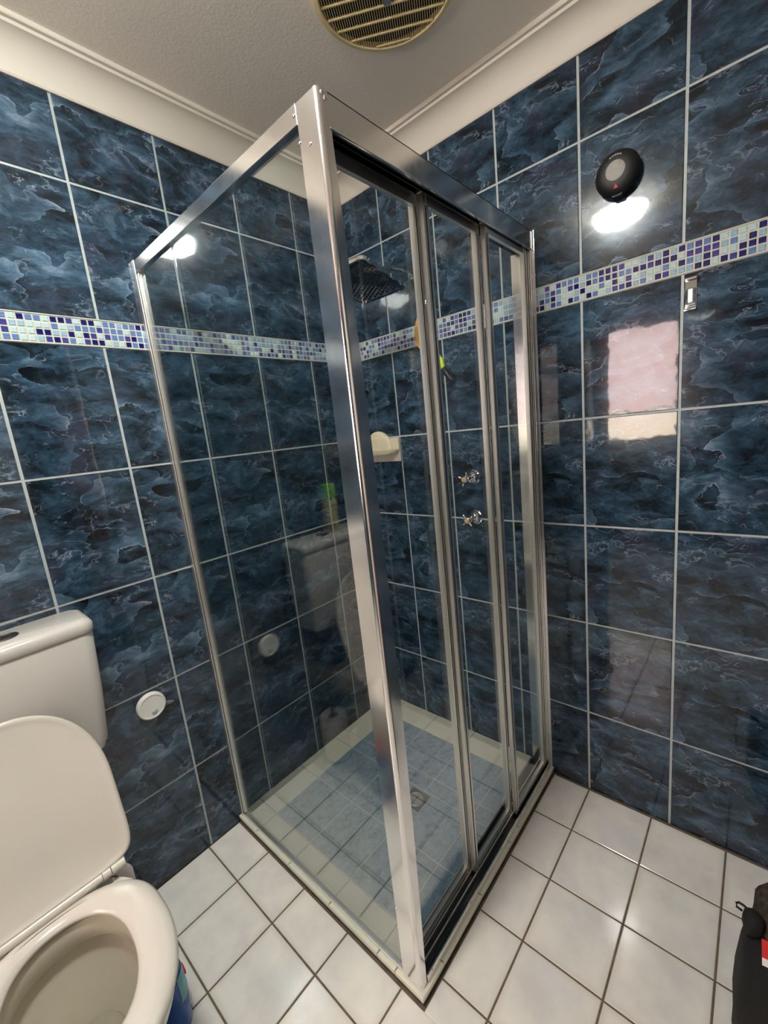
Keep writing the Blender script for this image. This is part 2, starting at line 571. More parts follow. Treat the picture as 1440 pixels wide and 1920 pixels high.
def mosaic_meshes():
    out = []
    s = 0.0067
    for mt in M['mos']:
        # four different bodies (one per colour) with softly pillowed faces
        out.append(tile_mesh(-s, s, -s, s, 0.0018, 0.0016, mt, 'mosaic_tile'))
    return out
PITCH_M = 0.01735
def build_mosaic(w, side, lo, hi, from_hi, holes=(), individuals=300):
    ms = mosaic_meshes()
    # raised light strips closing the band, part of the wall
    bm = bmesh.new()
    spans = [(lo, hi, ZB0-0.001, ZB1+0.001)]
    for h in holes:
        nr = []
        for r in spans: nr += rect_minus(r, h)
        spans = nr
    for (a, b, c, d) in spans:
        add_box(bm, a, b, c, d, 0.0, 0.0008)
        add_box(bm, a, b, c, c+0.0022, 0.0, 0.0026)
        add_box(bm, a, b, d-0.0022, d, 0.0, 0.0026)
    link('mosaic_bed', b2m(bm, 'mosaic_bed'), M['mosgrout'], w)
    n = int((hi-lo)/PITCH_M)
    rnd = random.Random(hash(side) % 1000 if False else {'left': 3, 'right': 5, 'back': 9, 'west': 12}[side])
    spots = []
    zc = (ZB0+ZB1)/2
    for i in range(n):
        x = (hi - (i+0.5)*PITCH_M) if from_hi else (lo + (i+0.5)*PITCH_M)
        for r in range(4):
            z = zc + (r-1.5)*0.0171
            c = rnd.choices(range(5), (26, 15, 23, 18, 18))[0]
            if any(h[0]-0.01 < x < h[1]+0.01 and h[2] < z < h[3] for h in holes):
                continue
            spots.append((x, z, c))
    for (x, z, c) in spots[:individuals]:
        t = link('mosaic_tile', ms[c], None, w)
        t.location = (x, z, 0.0008)
    rest = spots[individuals:]
    if rest:
        v, f, mi = [], [], []
        s, d, th = 0.0067, 0.0016, 0.0026
        for (x, z, c) in rest:
            b = len(v)
            for (h, e) in ((0.0008, 0), (th-0.001, 0), (th, d)):
                v += [(x-s+e, z-s+e, h), (x+s-e, z-s+e, h), (x+s-e, z+s-e, h), (x-s+e, z+s-e, h)]
            fs = [(8, 9, 10, 11)]
            for q in (0, 4):
                for j in range(4):
                    fs.append((q+j, q+(j+1) % 4, q+4+(j+1) % 4, q+4+j))
            f += [tuple(b+k for k in q) for q in fs]
            mi += [c]*9
        me = bpy.data.meshes.new('mosaic_rest')
        me.from_pydata(v, [], f)
        for mt in M['mos']:
            me.materials.append(mt)
        me.polygons.foreach_set('material_index', mi)
        o = link('mosaic_rest', me, None, w)
        o['kind'] = 'stuff'

wL, wR = 0.2518, 0.2494
# left wall (behind toilet): local x = world x, from XW to 0
colsL = [-1.2423 + wL*j for j in range(-9, 6)]
wall_left = build_wall('wall_left', 'left', (0, 0, 0), colsL, (XW, 0.0), [], 'wall of glossy dark blue marble-look tiles behind the toilet')
build_mosaic(wall_left, 'left', -1.40, -0.004, False)
# far left stretch of band, outside the picture
build_mosaic(wall_left, 'left', XW+0.004, -1.402, False, individuals=0)
# right wall: local x = -world y, from 0 to 2.0
colsR = [0.9919 + wR*k for k in range(-4, 5)]
wall_right = build_wall('wall_right', 'right', (0, 0, 0), colsR, (0.0, -YS), [], 'wall of glossy dark blue marble-look tiles beside the shower doors')
build_mosaic(wall_right, 'right', 0.004, 1.49, True)
build_mosaic(wall_right, 'right', 1.492, -YS-0.004, True, individuals=0)
# window in the side wall, opposite the right wall: local x = world y
WIN = (-0.835, -0.006, 1.03, 2.12)
colsW = [-1.95 + 0.25*k for k in range(9)]
wall_west = build_wall('wall_side', 'west', (XW, 0, 0), colsW, (YS, 0.0), [WIN], 'tiled side wall with the frosted window')
build_mosaic(wall_west, 'west', YS+0.004, -0.004, True, holes=[WIN], individuals=0)
# door in the back wall: local x = -world x
DOOR = (0.95, 1.75, 0.0, 2.06)
colsS = [0.25*k for k in range(15)]
wall_back = build_wall('wall_back', 'back', (0, YS, 0), colsS, (0.0, -XW), [DOOR], 'tiled back wall with the cream door')
build_mosaic(wall_back, 'back', 0.004, -XW-0.004, False, holes=[DOOR], individuals=0)

# ------------------------------------------------------------------ ceiling + cornice
c = box('ceiling', XW-0.09, 0.09, YS-0.09, 0.09, ZC, ZC+0.1, M['ceil'])
struct(c, 'off-white textured ceiling')
prof = [(0.0022, 2.3285), (0.006, 2.3285), (0.009, 2.333)]
for i in range(9):
    a = i/8*math.pi/2
    # gently concave cove
    prof.append((0.009+0.058*(1-math.cos(a)), 2.335+0.066*math.sin(a)))
prof += [(0.0695, 2.4075), (0.0785, 2.408), (0.0805, 2.410), (0.0805, 2.4195)]
def cornice(name, fn, label):
    rings = [[fn(d, z, 0) for d, z in prof] + [fn(0.0022, 2.4195, 0)], [fn(d, z, 1) for d, z in prof] + [fn(0.0022, 2.4195, 1)]]
    o = link(name, b2m(loft_bm(rings), name, 25), M['cornice'])
    struct(o, label)
cornice('trim_1', lambda d, z, e: (XW+d if e == 0 else -d, -d, z), 'cream cove cornice above the toilet wall')
cornice('trim_2', lambda d, z, e: (-d, -d if e == 0 else YS+d, z), 'cream cove cornice above the right wall')
cornice('trim_3', lambda d, z, e: (-d if e == 0 else XW+d, YS+d, z), 'cream cove cornice above the door wall')
cornice('trim_4', lambda d, z, e: (XW+d, YS+d if e == 0 else -d, z), 'cream cove cornice above the window wall')

# ------------------------------------------------------------------ floor
floor = box('floor', XW-0.09, 0.09, YS-0.09, 0.09, -0.12, -0.0022, M['floorgrout'])
struct(floor, 'floor of pale square tiles with brown grout')
SH = (-0.8835, 0.01, -0.8665, 0.01)       # shower platform footprint
fx = sorted([-0.207-0.1988*i for i in range(-1, 18)])
fy = sorted([-0.198-0.1987*j for j in range(-1, 11)])
fg = 0.0024
for i in range(len(fx)-1):
    for j in range(len(fy)-1):
        a, b = max(fx[i]+fg, XW+0.003), min(fx[i+1]-fg, -0.0045)
        c_, d = max(fy[j]+fg, YS+0.003), min(fy[j+1]-fg, -0.0045)
        if b-a < 0.01 or d-c_ < 0.01:
            continue
        cx, cy = (fx[i]+fx[i+1])/2, (fy[j]+fy[j+1])/2
        for q in rect_minus((a, b, c_, d), SH):
            if q[1]-q[0] < 0.01 or q[3]-q[2] < 0.01:
                continue
            me = tile_mesh(q[0]-cx, q[1]-cx, q[2]-cy, q[3]-cy, 0.0022, 0.0016, M['floor'], 'floor_tile')
            t = link('floor_tile', me, None, floor)
            t.location = (cx, cy, -0.0022)

# ------------------------------------------------------------------ shower platform
ZS = 0.029
base = box('shower_tray', -0.8755, -0.003, -0.8580, -0.003, -0.002, ZS-0.0035, M['floorgrout'])
tag(base, 'low tiled shower platform with cream border around a blue tiled field', 'shower base')
# the light grout bed under the field
box('grout_bed', -0.795, -0.115, -0.78, -0.11, ZS-0.0036, ZS-0.0015, M['lightgrout'], base)
gx = [-0.8795, -0.787, -0.586, -0.388, -0.322, -0.122, -0.0025]
gy = [-0.8625, -0.772, -0.710, -0.514, -0.314, -0.117, -0.0025]
for i in range(6):
    for j in range(6):
        border = i in (0, 5) or j in (0, 5)
        g_ = 0.0012 if border else 0.0025
        a, b = gx[i] + (g_ if i > 0 else 0), gx[i+1]-g_
        c_, d = gy[j] + (g_ if j > 0 else 0), gy[j+1]-g_
        cx, cy = (gx[i]+gx[i+1])/2, (gy[j]+gy[j+1])/2
        rects = [(a, b, c_, d)]
        if not border:
            rects = rect_minus(rects[0], (-0.4785, -0.3955, -0.550, -0.464))
        for q in rects:
            if q[1]-q[0] < 0.004 or q[3]-q[2] < 0.004:
                continue
            edge = border and (i == 0 or j == 0)
            th = 0.0135 if edge else 0.006
            me = tile_mesh(q[0]-cx, q[1]-cx, q[2]-cy, q[3]-cy, th, 0.003 if edge else 0.001,
                           M['border'] if border else M['bluefloor'], 'border_tile' if border else 'blue_tile')
            t = link('border_tile' if border else 'blue_tile', me, None, base)
            t.location = (cx, cy, ZS-th)
# drain
dr = empty('floor_drain', (-0.437, -0.507, ZS-0.004))
tag(dr, 'small square grey metal drain grate set in the blue shower tiles', 'drain')
boxes('frame', [(-0.040, 0.040, -0.041, -0.033, 0, 0.004), (-0.040, 0.040, 0.033, 0.041, 0, 0.004),
                (-0.040, -0.033, -0.041, 0.041, 0, 0.004), (0.033, 0.040, -0.041, 0.041, 0, 0.004)], M['tarnish'], dr, 0.0008)
box('well', -0.034, 0.034, -0.034, 0.034, 0.0, 0.0012, M['drainhole'], dr)
lathe('grate_ring', [(0.026, 0.001), (0.031, 0.001), (0.031, 0.0038), (0.0295, 0.0046), (0.0275, 0.0046), (0.026, 0.0038)], M['silver'], dr, 28, cap0=False, cap1=False)
# corner plate around the ring
rings = []
for rr in (0.031, 0.0345):
    rings.append([(max(-0.0345, min(0.0345, 1.45*rr*math.cos(k*math.pi/16))) if rr > 0.033 else rr*math.cos(k*math.pi/16),
                   max(-0.0345, min(0.0345, 1.45*rr*math.sin(k*math.pi/16))) if rr > 0.033 else rr*math.sin(k*math.pi/16), 0.0034) for k in range(32)])
link('corner_plate', b2m(loft_bm(rings, False, False), 'corner_plate'), M['tarnish'], dr)
for k in range(-3, 4):
    x = k*0.0075
    h = math.sqrt(max(0, 0.0265**2 - x*x))
    box('bar', x-0.0012, x+0.0012, -h, h, 0.0015, 0.0036, M['tarnish'], dr)
box('cross_bar', -0.0265, 0.0265, -0.0018, 0.0018, 0.0015, 0.0040, M['tarnish'], dr)

# ------------------------------------------------------------------ shower enclosure
ZE0, ZE1 = ZS+0.0005, 1.944
XO, YO = -0.8725, -0.8530             # outer faces of the frame
enc = empty('shower_enclosure', (-0.44, -0.43, ZS))
tag(enc, 'clear glass shower enclosure with polished aluminium frame and sliding doors in the tiled corner', 'shower screen')
def E(o):
    o.parent = enc
    o.matrix_parent_inverse = Matrix.Translation(-enc.location)
    return o
# corner post: rounded outer corner, wide face to the left, slightly bowed face to the right
def post_edge(z):
    t = (z-ZE0)/(ZE1-ZE0)
    return -0.847 + 0.019*math.sin(math.pi*min(1, max(0, t*1.02)))
rings = []
for k in range(25):
    z = ZE0 + (ZE1-ZE0)*k/24
    xe = post_edge(z)
    r = 0.010
    arc = [(XO + r - r*math.sin(a), YO + r - r*math.cos(a)) for a in [i/8*math.pi/2 for i in range(9)]]
    out = [(xe-0.003, YO)] + arc + [(XO, -0.797), (XO+0.003, -0.794), (XO+0.020, -0.794), (XO+0.020, -0.82), (xe-0.004, -0.832), (xe, YO+0.004)]
    rings.append([(x, y, z) for x, y in out])
E(wn(link('corner_post', b2m(loft_bm(rings), 'corner_post', 40), M['chrome'])))
# left fixed panel frame
E(box('top_rail', XO+0.001, XO+0.021, -0.7945, -0.0185, 1.9145, 1.9475, M['chrome'], bev=0.0015))
E(box('bottom_rail', XO+0.003, XO+0.019, -0.7945, -0.0185, ZE0, ZE0+0.010, M['alu'], bev=0.001))
wc = boxes('wall_channel', [(XO, XO+0.003, -0.021, -0.0035, ZE0, 1.951), (XO+0.019, XO+0.022, -0.021, -0.0035, ZE0, 1.951),
                            (XO+0.003, XO+0.019, -0.008, -0.0035, ZE0, 1.951)], M['alu'], bev=0.0006)
E(wc)
E(box('side_bead', XO+0.0045, XO+0.0175, -0.032, -0.0185, ZE0+0.016, 1.9145, M['alu'], bev=0.001))
E(box('fixed_pane', XO+0.0085, XO+0.0135, -0.7945, -0.030, ZE0+0.014, 1.9165, M['glass']))
# door side header (front plate, top plate, back plate) and its dark track
E(boxes('header_rail', [(-0.856, -0.0035, YO+0.0003, YO+0.003, 1.8905, 1.943), (-0.856, -0.0035, YO+0.0003, -0.785, 1.940, 1.943),
                        (-0.856, -0.0035, -0.788, -0.785, 1.900, 1.943)], M['chrome'], bev=0.0006))
E(boxes('header_track', [(-0.848, -0.006, YO+0.0032, YO+0.008, 1.888, 1.935), (-0.848, -0.006, -0.8275, -0.8255, 1.896, 1.935),
                         (-0.848, -0.006, -0.8115, -0.8095, 1.896, 1.935), (-0.848, -0.006, -0.849, -0.789, 1.930, 1.939)], M['darkmetal']))
# header lower lip, thin bright line
E(box('header_lip', -0.852, -0.0055, YO-0.0015, YO+0.0035, 1.8875, 1.8905, M['mirror'], bev=0.0006))
# wall jamb with fluted front
jm = [(-0.0305, -0.0035, YO+0.0002, -0.790, ZE0, 1.8885)]
for k in range(3):
    jm.append((-0.0285+k*0.008, -0.0245+k*0.008, YO-0.0012, YO+0.003, ZE0+0.001, 1.8865))
E(boxes('wall_jamb', jm, M['chrome'], bev=0.0007))
E(box('jamb_flange', -0.010, -0.0025, YO-0.006, YO-0.0005, ZE0, 1.945, M['mirror'], bev=0.001))
# sill track
E(boxes('sill_track', [(-0.846, -0.031, YO-0.002, YO+0.002, ZE0, ZE0+0.022), (-0.846, -0.031, YO+0.002, -0.787, ZE0, ZE0+0.005),
                       (-0.846, -0.031, -0.790, -0.787, ZE0, ZE0+0.030)], M['chrome'], bev=0.0006))
E(boxes('sill_groove', [(-0.845, -0.032, YO+0.0024, -0.7905, ZE0+0.0052, ZE0+0.008), (-0.845, -0.032, YO+0.0024, YO+0.005, ZE0+0.006, ZE0+0.020),
                        (-0.845, -0.032, -0.7935, -0.7905, ZE0+0.006, ZE0+0.028)], M['darkmetal']))
for yr in (-0.8285, -0.8115):
    E(box('sill_rib', -0.845, -0.032, yr-0.0018, yr+0.0018, ZE0+0.008, ZE0+0.020, M['alu'], bev=0.0005))
# rivets and screws
def rivet(x, y, z, axis, r=0.0032):
    o = lathe('rivet', [(r, 0), (r, 0.0006), (r*0.75, 0.0016), (r*0.3, 0.0021)], M['mirror'], None, 12, axis)
    o.location = (x, y, z)
    E(o)
for (y, z) in [(-0.789, 1.930), (-0.796, 1.885), (-0.822, 1.872), (-0.800, 0.245)]:
    o = lathe('rivet', [(0.0032, 0), (0.0032, 0.0006), (0.0024, 0.0016), (0.001, 0.0021)], M['mirror'], None, 12, 'X-')
    o.location = (XO if y < -0.7945 else XO+0.001, y, z); E(o)
for (x, z) in [(-0.857, 1.930), (-0.863, 1.936)]:
    o = lathe('rivet', [(0.0034, 0), (0.0034, 0.0008), (0.0025, 0.0022), (0.001, 0.0028)], M['mirror'], None, 12, 'Y-')
    o.location = (x, YO, z); E(o)
o = lathe('jamb_screw', [(0.0042, 0), (0.0042, 0.0008), (0.003, 0.0012)], M['alu'], None, 14, 'Y-')
o.location = (-0.008, YO-0.006, 1.815); E(o)
# three sliding doors, each on its own track
def sliding_door(x0, x1, yc, ztop=1.897, zbot=ZE0+0.0205, left=True, sw=0.021):
    ht = 0.0055
    d = box('sliding_door', x0+sw-0.003, x1-sw+0.003, yc-0.002, yc+0.002, zbot+0.018, ztop-0.02, M['doorglass'])
    d['label'] = 'clear glass sliding door leaf'
    E(d)
    for (a, b) in ((ztop-0.024, ztop), (zbot, zbot+0.022)):
        box('door_rail', x0+0.001, x1-0.001, yc-ht, yc+ht, a, b, M['alu'], d, 0.0008)
    for (a, b) in ((x0, x0+sw), (x1-sw, x1)):
        # grooved stile: two ridges with a dark rebate between
        s = boxes('stile', [(a, a+0.008, yc-ht-0.0015, yc+ht+0.0015, zbot, ztop), (b-0.007, b, yc-ht-0.0015, yc+ht+0.0015, zbot, ztop),
                            (a+0.007, b-0.006, yc-ht+0.003, yc+ht-0.003, zbot, ztop)], M['alu'], bev=0.0009)
        s.parent = d
        g = box('stile_dark_strip', a+0.0085, b-0.0075, yc-ht+0.0012, yc-ht+0.003, zbot+0.02, ztop-0.01, M['black'])  # black strip set in the rebate between the two ridges
        g.parent = d
    for x in (x0+0.006, x1-0.006):
        cl = box('guide_clip', x-0.008, x+0.008, yc-0.0075, yc+0.0075, ztop-0.001, ztop+0.013, M['alu'], bev=0.001)
        cl.parent = d
    return d
sliding_door(-0.828, -0.552, -0.803, sw=0.020)
sliding_door(-0.556, -0.300, -0.8195)
sliding_door(-0.302, -0.0345, -0.837)

# ------------------------------------------------------------------ overhead shower
sh = empty('rain_shower', (0, -0.4165, 1.84))
tag(sh, 'chrome square rain shower head on a curved flat arm from the tiled wall', 'shower head')
SO = Vector((0, -0.4165, 1.84))
def S(o):
    o.parent = sh; o.matrix_parent_inverse = Matrix.Translation(-SO); return o
# head plate, tilted upwards towards the room, dark reflection put into its colour
hc = Vector((-0.325, -0.4165, 1.865))
ang = math.atan2(0.05, -0.206)
ax = Vector((-0.206, 0, 0.05)).normalized(); ay = Vector((0, 1, 0)); az = ax.cross(ay)
if az.z < 0: az = -az
def HP(u, v, h):
    return hc + ax*u + ay*v + az*h
def rr_outline(hw, hh, r, n=6):
    o = []
    for (cx, cy, a0) in ((hw-r, hh-r, 0), (-hw+r, hh-r, 90), (-hw+r, -hh+r, 180), (hw-r, -hh+r, 270)):
        for i in range(n+1):
            a = math.radians(a0 + 90*i/n)
            o.append((cx+r*math.cos(a), cy+r*math.sin(a)))
    return o
ol = rr_outline(0.105, 0.1, 0.02)
ol2 = rr_outline(0.101, 0.096, 0.018)
S(link('head_plate', b2m(loft_bm([[HP(u, v, 0) for u, v in ol2], [HP(u, v, 0.002) for u, v in ol], [HP(u, v, 0.009) for u, v in ol], [HP(u, v, 0.012) for u, v in ol2]]), 'head_plate', 30), M['chromereflect']))
bm = bmesh.new()
for i in range(-6, 7):
    for j in range(-6, 7):
        u, v = (i + (0.5 if j % 2 else 0))*0.0145, j*0.0135
        if abs(u) > 0.088: continue
        ring0 = [HP(u+0.0052*math.cos(k*math.pi/4), v+0.0052*math.sin(k*math.pi/4), -0.0001) for k in range(8)]
        ring1 = [HP(u+0.0044*math.cos(k*math.pi/4), v+0.0044*math.sin(k*math.pi/4), -0.0007) for k in range(8)]
        loft_bm([ring0, ring1], True, True, bm)
nz = S(link('nozzles', b2m(bm, 'nozzles'), M['black']))
nz['kind'] = 'stuff'
ol = rr_outline(0.105, 0.1, 0.02)
S(link('head_rim', b2m(loft_bm([[HP(u, v, -0.0008) for u, v in rr_outline(0.1015, 0.0965, 0.0185)], [HP(u, v, -0.0008) for u, v in rr_outline(0.1062, 0.1012, 0.0205)],
     [HP(u, v, 0.0102) for u, v in rr_outline(0.1062, 0.1012, 0.0205)], [HP(u, v, 0.0102) for u, v in rr_outline(0.1015, 0.0965, 0.0185)]], False, False), 'head_rim', 30), M['mirror']))
pa = [(0, 1.842), (-0.012, 1.870), (-0.028, 1.902), (-0.052, 1.928), (-0.085, 1.942), (-0.13, 1.945), (-0.19, 1.938), (-0.26, 1.920), (-0.31, 1.904), (-0.325, 1.899)]
S(tube('arm', [(x, -0.4165, z) for x, z in pa], 0.017, M['mirror'], None, 12, 60, 0.38, (0, 1, 0)))
S(lathe('neck', [(0.018, 0.0), (0.018, 0.008), (0.012, 0.012), (0.012, 0.032)], M['mirror'], None, 20, 'Z', (hc.x, hc.y, hc.z+0.010)))
S(lathe('wall_flange', [(0.030, 0.0024), (0.030, 0.006), (0.026, 0.010), (0.016, 0.012), (0.016, 0.020)], M['mirror'], None, 24, 'X-', (0, -0.4165, 1.848)))

# ------------------------------------------------------------------ taps
def tap(z, rot, label):
    t = empty('shower_tap', (-0.0024, -0.590, z))
    tag(t, label, 'tap')
    lathe('flange', [(0.031, 0), (0.031, 0.003), (0.029, 0.006), (0.026, 0.007), (0.025, 0.012), (0.021, 0.019), (0.014, 0.024)], M['mirror'], t, 28, 'X-')
    lathe('spindle', [(0.009, 0.022), (0.009, 0.040), (0.012, 0.043), (0.012, 0.050), (0.0075, 0.053), (0.0075, 0.060)], M['mirror'], t, 16, 'X-')
    hd = lathe('handle', [(0.0105, 0.058), (0.0125, 0.061), (0.0125, 0.071), (0.010, 0.073)], M['mirror'], t, 20, 'X-')
    for k in range(4):
        a = math.radians(rot + 90*k)
        d = Vector((0, math.cos(a), math.sin(a)))
        o = Vector((-0.066, 0, 0))
        tube('handle_arm', [o+d*0.008, o+d*0.016, o+d*0.022, o+d*0.027, o+d*0.0295], [0.0042, 0.0034, 0.0052, 0.0052, 0.002], M['mirror'], hd, 10)
    lathe('cap', [(0.0092, 0.0725), (0.0092, 0.0745), (0.006, 0.0762)], M['porcyellow'], hd, 20, 'X-')
tap(1.178, 20, 'upper of two chrome cross-handle taps with yellowed cap on shower wall')
tap(1.020, 50, 'lower of two chrome cross-handle taps with yellowed cap on shower wall')

# ------------------------------------------------------------------ soap dish
sd = empty('soap_dish', (-0.0023, -0.148, 1.30))
tag(sd, 'cream ceramic soap dish with scalloped shell on the shower wall', 'soap dish')
box('back_plate', -0.008, 0, -0.0975, 0.098, -0.048, 0.056, M['soapmortar'], sd, 0.002)
# shell: raised domed back and a lipped tray
rings = []
n = 24
for (sc, dx) in ((1.0, -0.008), (1.0, -0.016), (0.93, -0.022), (0.6, -0.024), (0.1, -0.0235)):
    rings.append([(dx, 0.017+0.080*sc*math.cos(math.pi*i/n), 0.0 + 0.088*sc*math.sin(math.pi*i/n)) for i in range(n+1)] + [(dx, 0.017-0.06*sc, -0.004), (dx, 0.017+0.06*sc, -0.004)])
link('shell', b2m(loft_bm(rings), 'shell', 45), M['soapcer'], sd)
# tray
def tray_ring(s, z):
    return [(-0.008-0.052*s*math.sin(math.pi*i/n)**0.7, 0.092*s*math.cos(math.pi*i/n), z) for i in range(n+1)]
link('tray', b2m(loft_bm([tray_ring(0.9, -0.014), tray_ring(1.02, -0.004), tray_ring(1.05, 0.004), tray_ring(1.0, 0.006), tray_ring(0.93, 0.0), tray_ring(0.4, -0.003)]), 'tray', 50), M['soapcer'], sd)
box('flat_shelf', -0.014, -0.006, -0.0965, 0.0, 0.0, 0.0545, M['soapcer'], sd, 0.003)
# thin strap dangling from the dish
sc_ = empty('dangling_strap', (-0.012, -0.252, 1.335))
tag(sc_, 'thin translucent strap end hanging beside the cream soap dish', 'strap')
tube('strap', [(0.0, 0.004, 0.004), (-0.004, -0.006, -0.008), (-0.006, -0.015, -0.026), (-0.006, -0.022, -0.046), (-0.005, -0.026, -0.068)], [0.0012, 0.0016, 0.0022, 0.0026, 0.001], M['clear'], sc_, 8, 60, 0.5)

# ------------------------------------------------------------------ sponge, hook and scraper on the shower wall
hk = empty('suction_hook', (-0.0023, -0.417, 1.683))
tag(hk, 'clear plastic suction hook on shower wall under the shower arm', 'hook')
lathe('suction_cup', [(0.021, 0), (0.019, 0.003), (0.009, 0.008), (0.006, 0.012)], M['clear'], hk, 20, 'X-')
tube('hook_arm', [(-0.010, 0, 0), (-0.018, 0, -0.003), (-0.022, 0, -0.012), (-0.020, 0, -0.018), (-0.028, 0, -0.016), (-0.031, 0, -0.006)], 0.0028, M['mirror'], hk, 8)
sp = empty('bath_sponge', (-0.022, -0.413, 1.70))
tag(sp, 'yellow half-round sponge hanging by the suction hook in the shower', 'sponge')
ol = [(0.0, 0.095), (0.010, 0.075), (0.017, 0.05), (0.019, 0.025), (0.014, 0.0), (0.0, -0.018), (-0.008, 0.0), (-0.010, 0.04)]
rings = [[(-0.012, a*0.85, b*0.85+0.006) for a, b in ol], [(-0.016, a, b) for a, b in ol], [(0.012, a, b) for a, b in ol], [(0.016, a*0.85, b*0.85+0.006) for a, b in ol]]
link('foam', b2m(loft_bm(rings), 'foam', 50), M['yellow'], sp)
tube('loop', [(0.0, 0.0, -0.012), (0.002, -0.004, -0.02), (0.0, -0.008, -0.022)], 0.0012, M['black'], sp, 6)
sq = empty('shower_scraper', (-0.018, -0.455, 1.665))
tag(sq, 'black handled scraper with lime grip hanging on the shower wall', 'scraper')
tube('grip', [(0, -0.012, 0.008), (0, -0.022, -0.006), (0, -0.036, -0.036), (0, -0.046, -0.070)], [0.004, 0.008, 0.0105, 0.009], M['lime'], sq, 12)
tube('handle', [(0, -0.046, -0.069), (0, -0.058, -0.088), (0, -0.075, -0.112), (0, -0.086, -0.122)], [0.009, 0.012, 0.012, 0.005], M['black'], sq, 12)
tube('hanging_cord', [(0, -0.012, 0.008), (0.004, 0.004, 0.02), (0.006, 0.02, 0.024), (-0.003, 0.036, 0.012)], 0.0012, M['clear'], sq, 6)

# ------------------------------------------------------------------ speaker on the right wall
spk = empty('bluetooth_speaker', (-0.0024, -1.094, 1.993))
spk.name = 'shower_speaker'
tag(spk, 'round black rubber shower speaker with grey centre disc stuck on right wall', 'speaker')
lathe('body', [(0.034, 0.0), (0.046, 0.004), (0.053, 0.012), (0.0545, 0.020), (0.051, 0.030), (0.044, 0.0375), (0.034, 0.0415), (0.024, 0.0425)], M['blackplastic'], spk, 40, 'X-')
lathe('suction_base', [(0.030, -0.0), (0.044, 0.0006), (0.040, 0.004), (0.02, 0.005)], M['black'], spk, 32, 'X-')
lathe('grey_disc', [(0.0235, 0.0415), (0.0235, 0.0436), (0.022, 0.0444), (0.004, 0.0444)], M['greydisc'], spk, 32, 'X-')
link('red_mark', b2m(loft_bm([[(-0.0385, 0.005, -0.041), (-0.0385, -0.006, -0.041), (-0.0412, -0.0005, -0.031)], [(-0.0400, 0.005, -0.041), (-0.0400, -0.006, -0.041), (-0.0430, -0.0005, -0.031)]]), 'red_mark'), M['red'], spk)
bm = bmesh.new()
for k in range(5):
    y = 0.012 - k*0.006
    zz = 0.0368 - 0.00018*(k-2)**2*4
    add_box(bm, -0.0413, -0.0388, y-0.0024, y+0.0024, zz-0.0022, zz+0.0018, 0.0004, 1)
link('white_print', b2m(bm, 'white_print'), M['greydisc'], spk)
link('bottom_tab', b2m(loft_bm([[(-0.004, 0.014, -0.050), (-0.004, -0.014, -0.050), (-0.004, -0.011, -0.058), (-0.004, 0.011, -0.058)],
                                [(-0.026, 0.014, -0.048), (-0.026, -0.014, -0.048), (-0.026, -0.011, -0.056), (-0.026, 0.011, -0.056)]]), 'bottom_tab'), M['blackplastic'], spk)

# ------------------------------------------------------------------ chrome hook on the right wall
ch = empty('chrome_wall_bracket', (-0.0024, -1.2600, 1.649))
tag(ch, 'small upright chrome bracket on right wall just below the mosaic band', 'bracket')
box('plate', -0.004, 0, -0.0125, 0.0125, -0.039, 0.039, M['mirror'], ch, 0.001)
box('top_lip', -0.012, 0, -0.0125, 0.0125, 0.034, 0.039, M['mirror'], ch, 0.001)
boxes('bottom_step', [(-0.013, -0.001, -0.0130, 0.0130, -0.040, -0.034), (-0.010, -0.001, -0.0115, 0.0115, -0.0325, -0.029), (-0.008, -0.001, -0.0105, 0.0105, -0.0275, -0.024)], M['mirror'], ch, 0.0007)
box('slide', -0.011, -0.003, -0.0055, 0.0055, -0.020, 0.012, M['alu'], ch, 0.0016)

# ------------------------------------------------------------------ motion night light on the left wall
nl = empty('sensor_light', (-1.0800, -0.0024, 0.6170))
tag(nl, 'round white motion sensor light stuck on tiles between toilet and shower', 'light')
lathe('body', [(0.040, 0), (0.0425, 0.003), (0.0425, 0.014), (0.040, 0.018), (0.036, 0.0188), (0.0345, 0.0172), (0.006, 0.0172)], M['white'], nl, 40, 'Y-')
lathe('sensor_eye', [(0.0088, 0.017), (0.0085, 0.0185), (0.0062, 0.0205), (0.002, 0.0213)], plain('sensor_lens', srgb(170, 190, 196), 0.15), nl, 20, 'Y-', (0.004, 0, -0.0195))

# ------------------------------------------------------------------ ceiling exhaust fan
fan = empty('exhaust_fan', (-0.4625, -0.706, ZC))
tag(fan, 'round aged-cream ceiling exhaust fan grille above the shower', 'exhaust fan')
RF, RI = 0.177, 0.159
lathe('rim', [(RF, 0.0005), (RF, 0.010), (RF-0.003, 0.015), (RI+0.003, 0.0195), (RI, 0.0185), (RI, 0.004)], M['fancream'], fan, 64, 'Z-', cap0=False, cap1=False)
lathe('cavity_shade_disc', [(RI-0.0005, 0.0008), (RI-0.0005, 0.0035)], M['fandark'], fan, 48, 'Z-')  # flat black disc, painted shade in place of a hollow above the fins
fd = Vector((0.845, 0.535)).normalized(); bd = Vector((fd.y, -fd.x))
def strip(name, c_off, along, across, half, wdt, z0, z1, mat):
    # bar along 'along', offset c_off along 'across'
    q = []
    for (s, t_) in ((-half, -wdt/2), (half, -wdt/2), (half, wdt/2), (-half, wdt/2)):
        p = along*s + across*(c_off+t_)
        q.append((p.x, p.y))
    return link(name, b2m(loft_bm([[(x, y, z0) for x, y in q], [(x, y, z1) for x, y in q]]), name), mat, fan)
k = -27
while k <= 27:
    off = k*0.0059
    h = math.sqrt(max(0, (RI-0.0005)**2 - (abs(off)+0.0012)**2))
    if h > 0.01:
        strip('fin', off, fd, bd, h, 0.0015, -0.0165, -0.0152, M['fancream'])
    k += 1
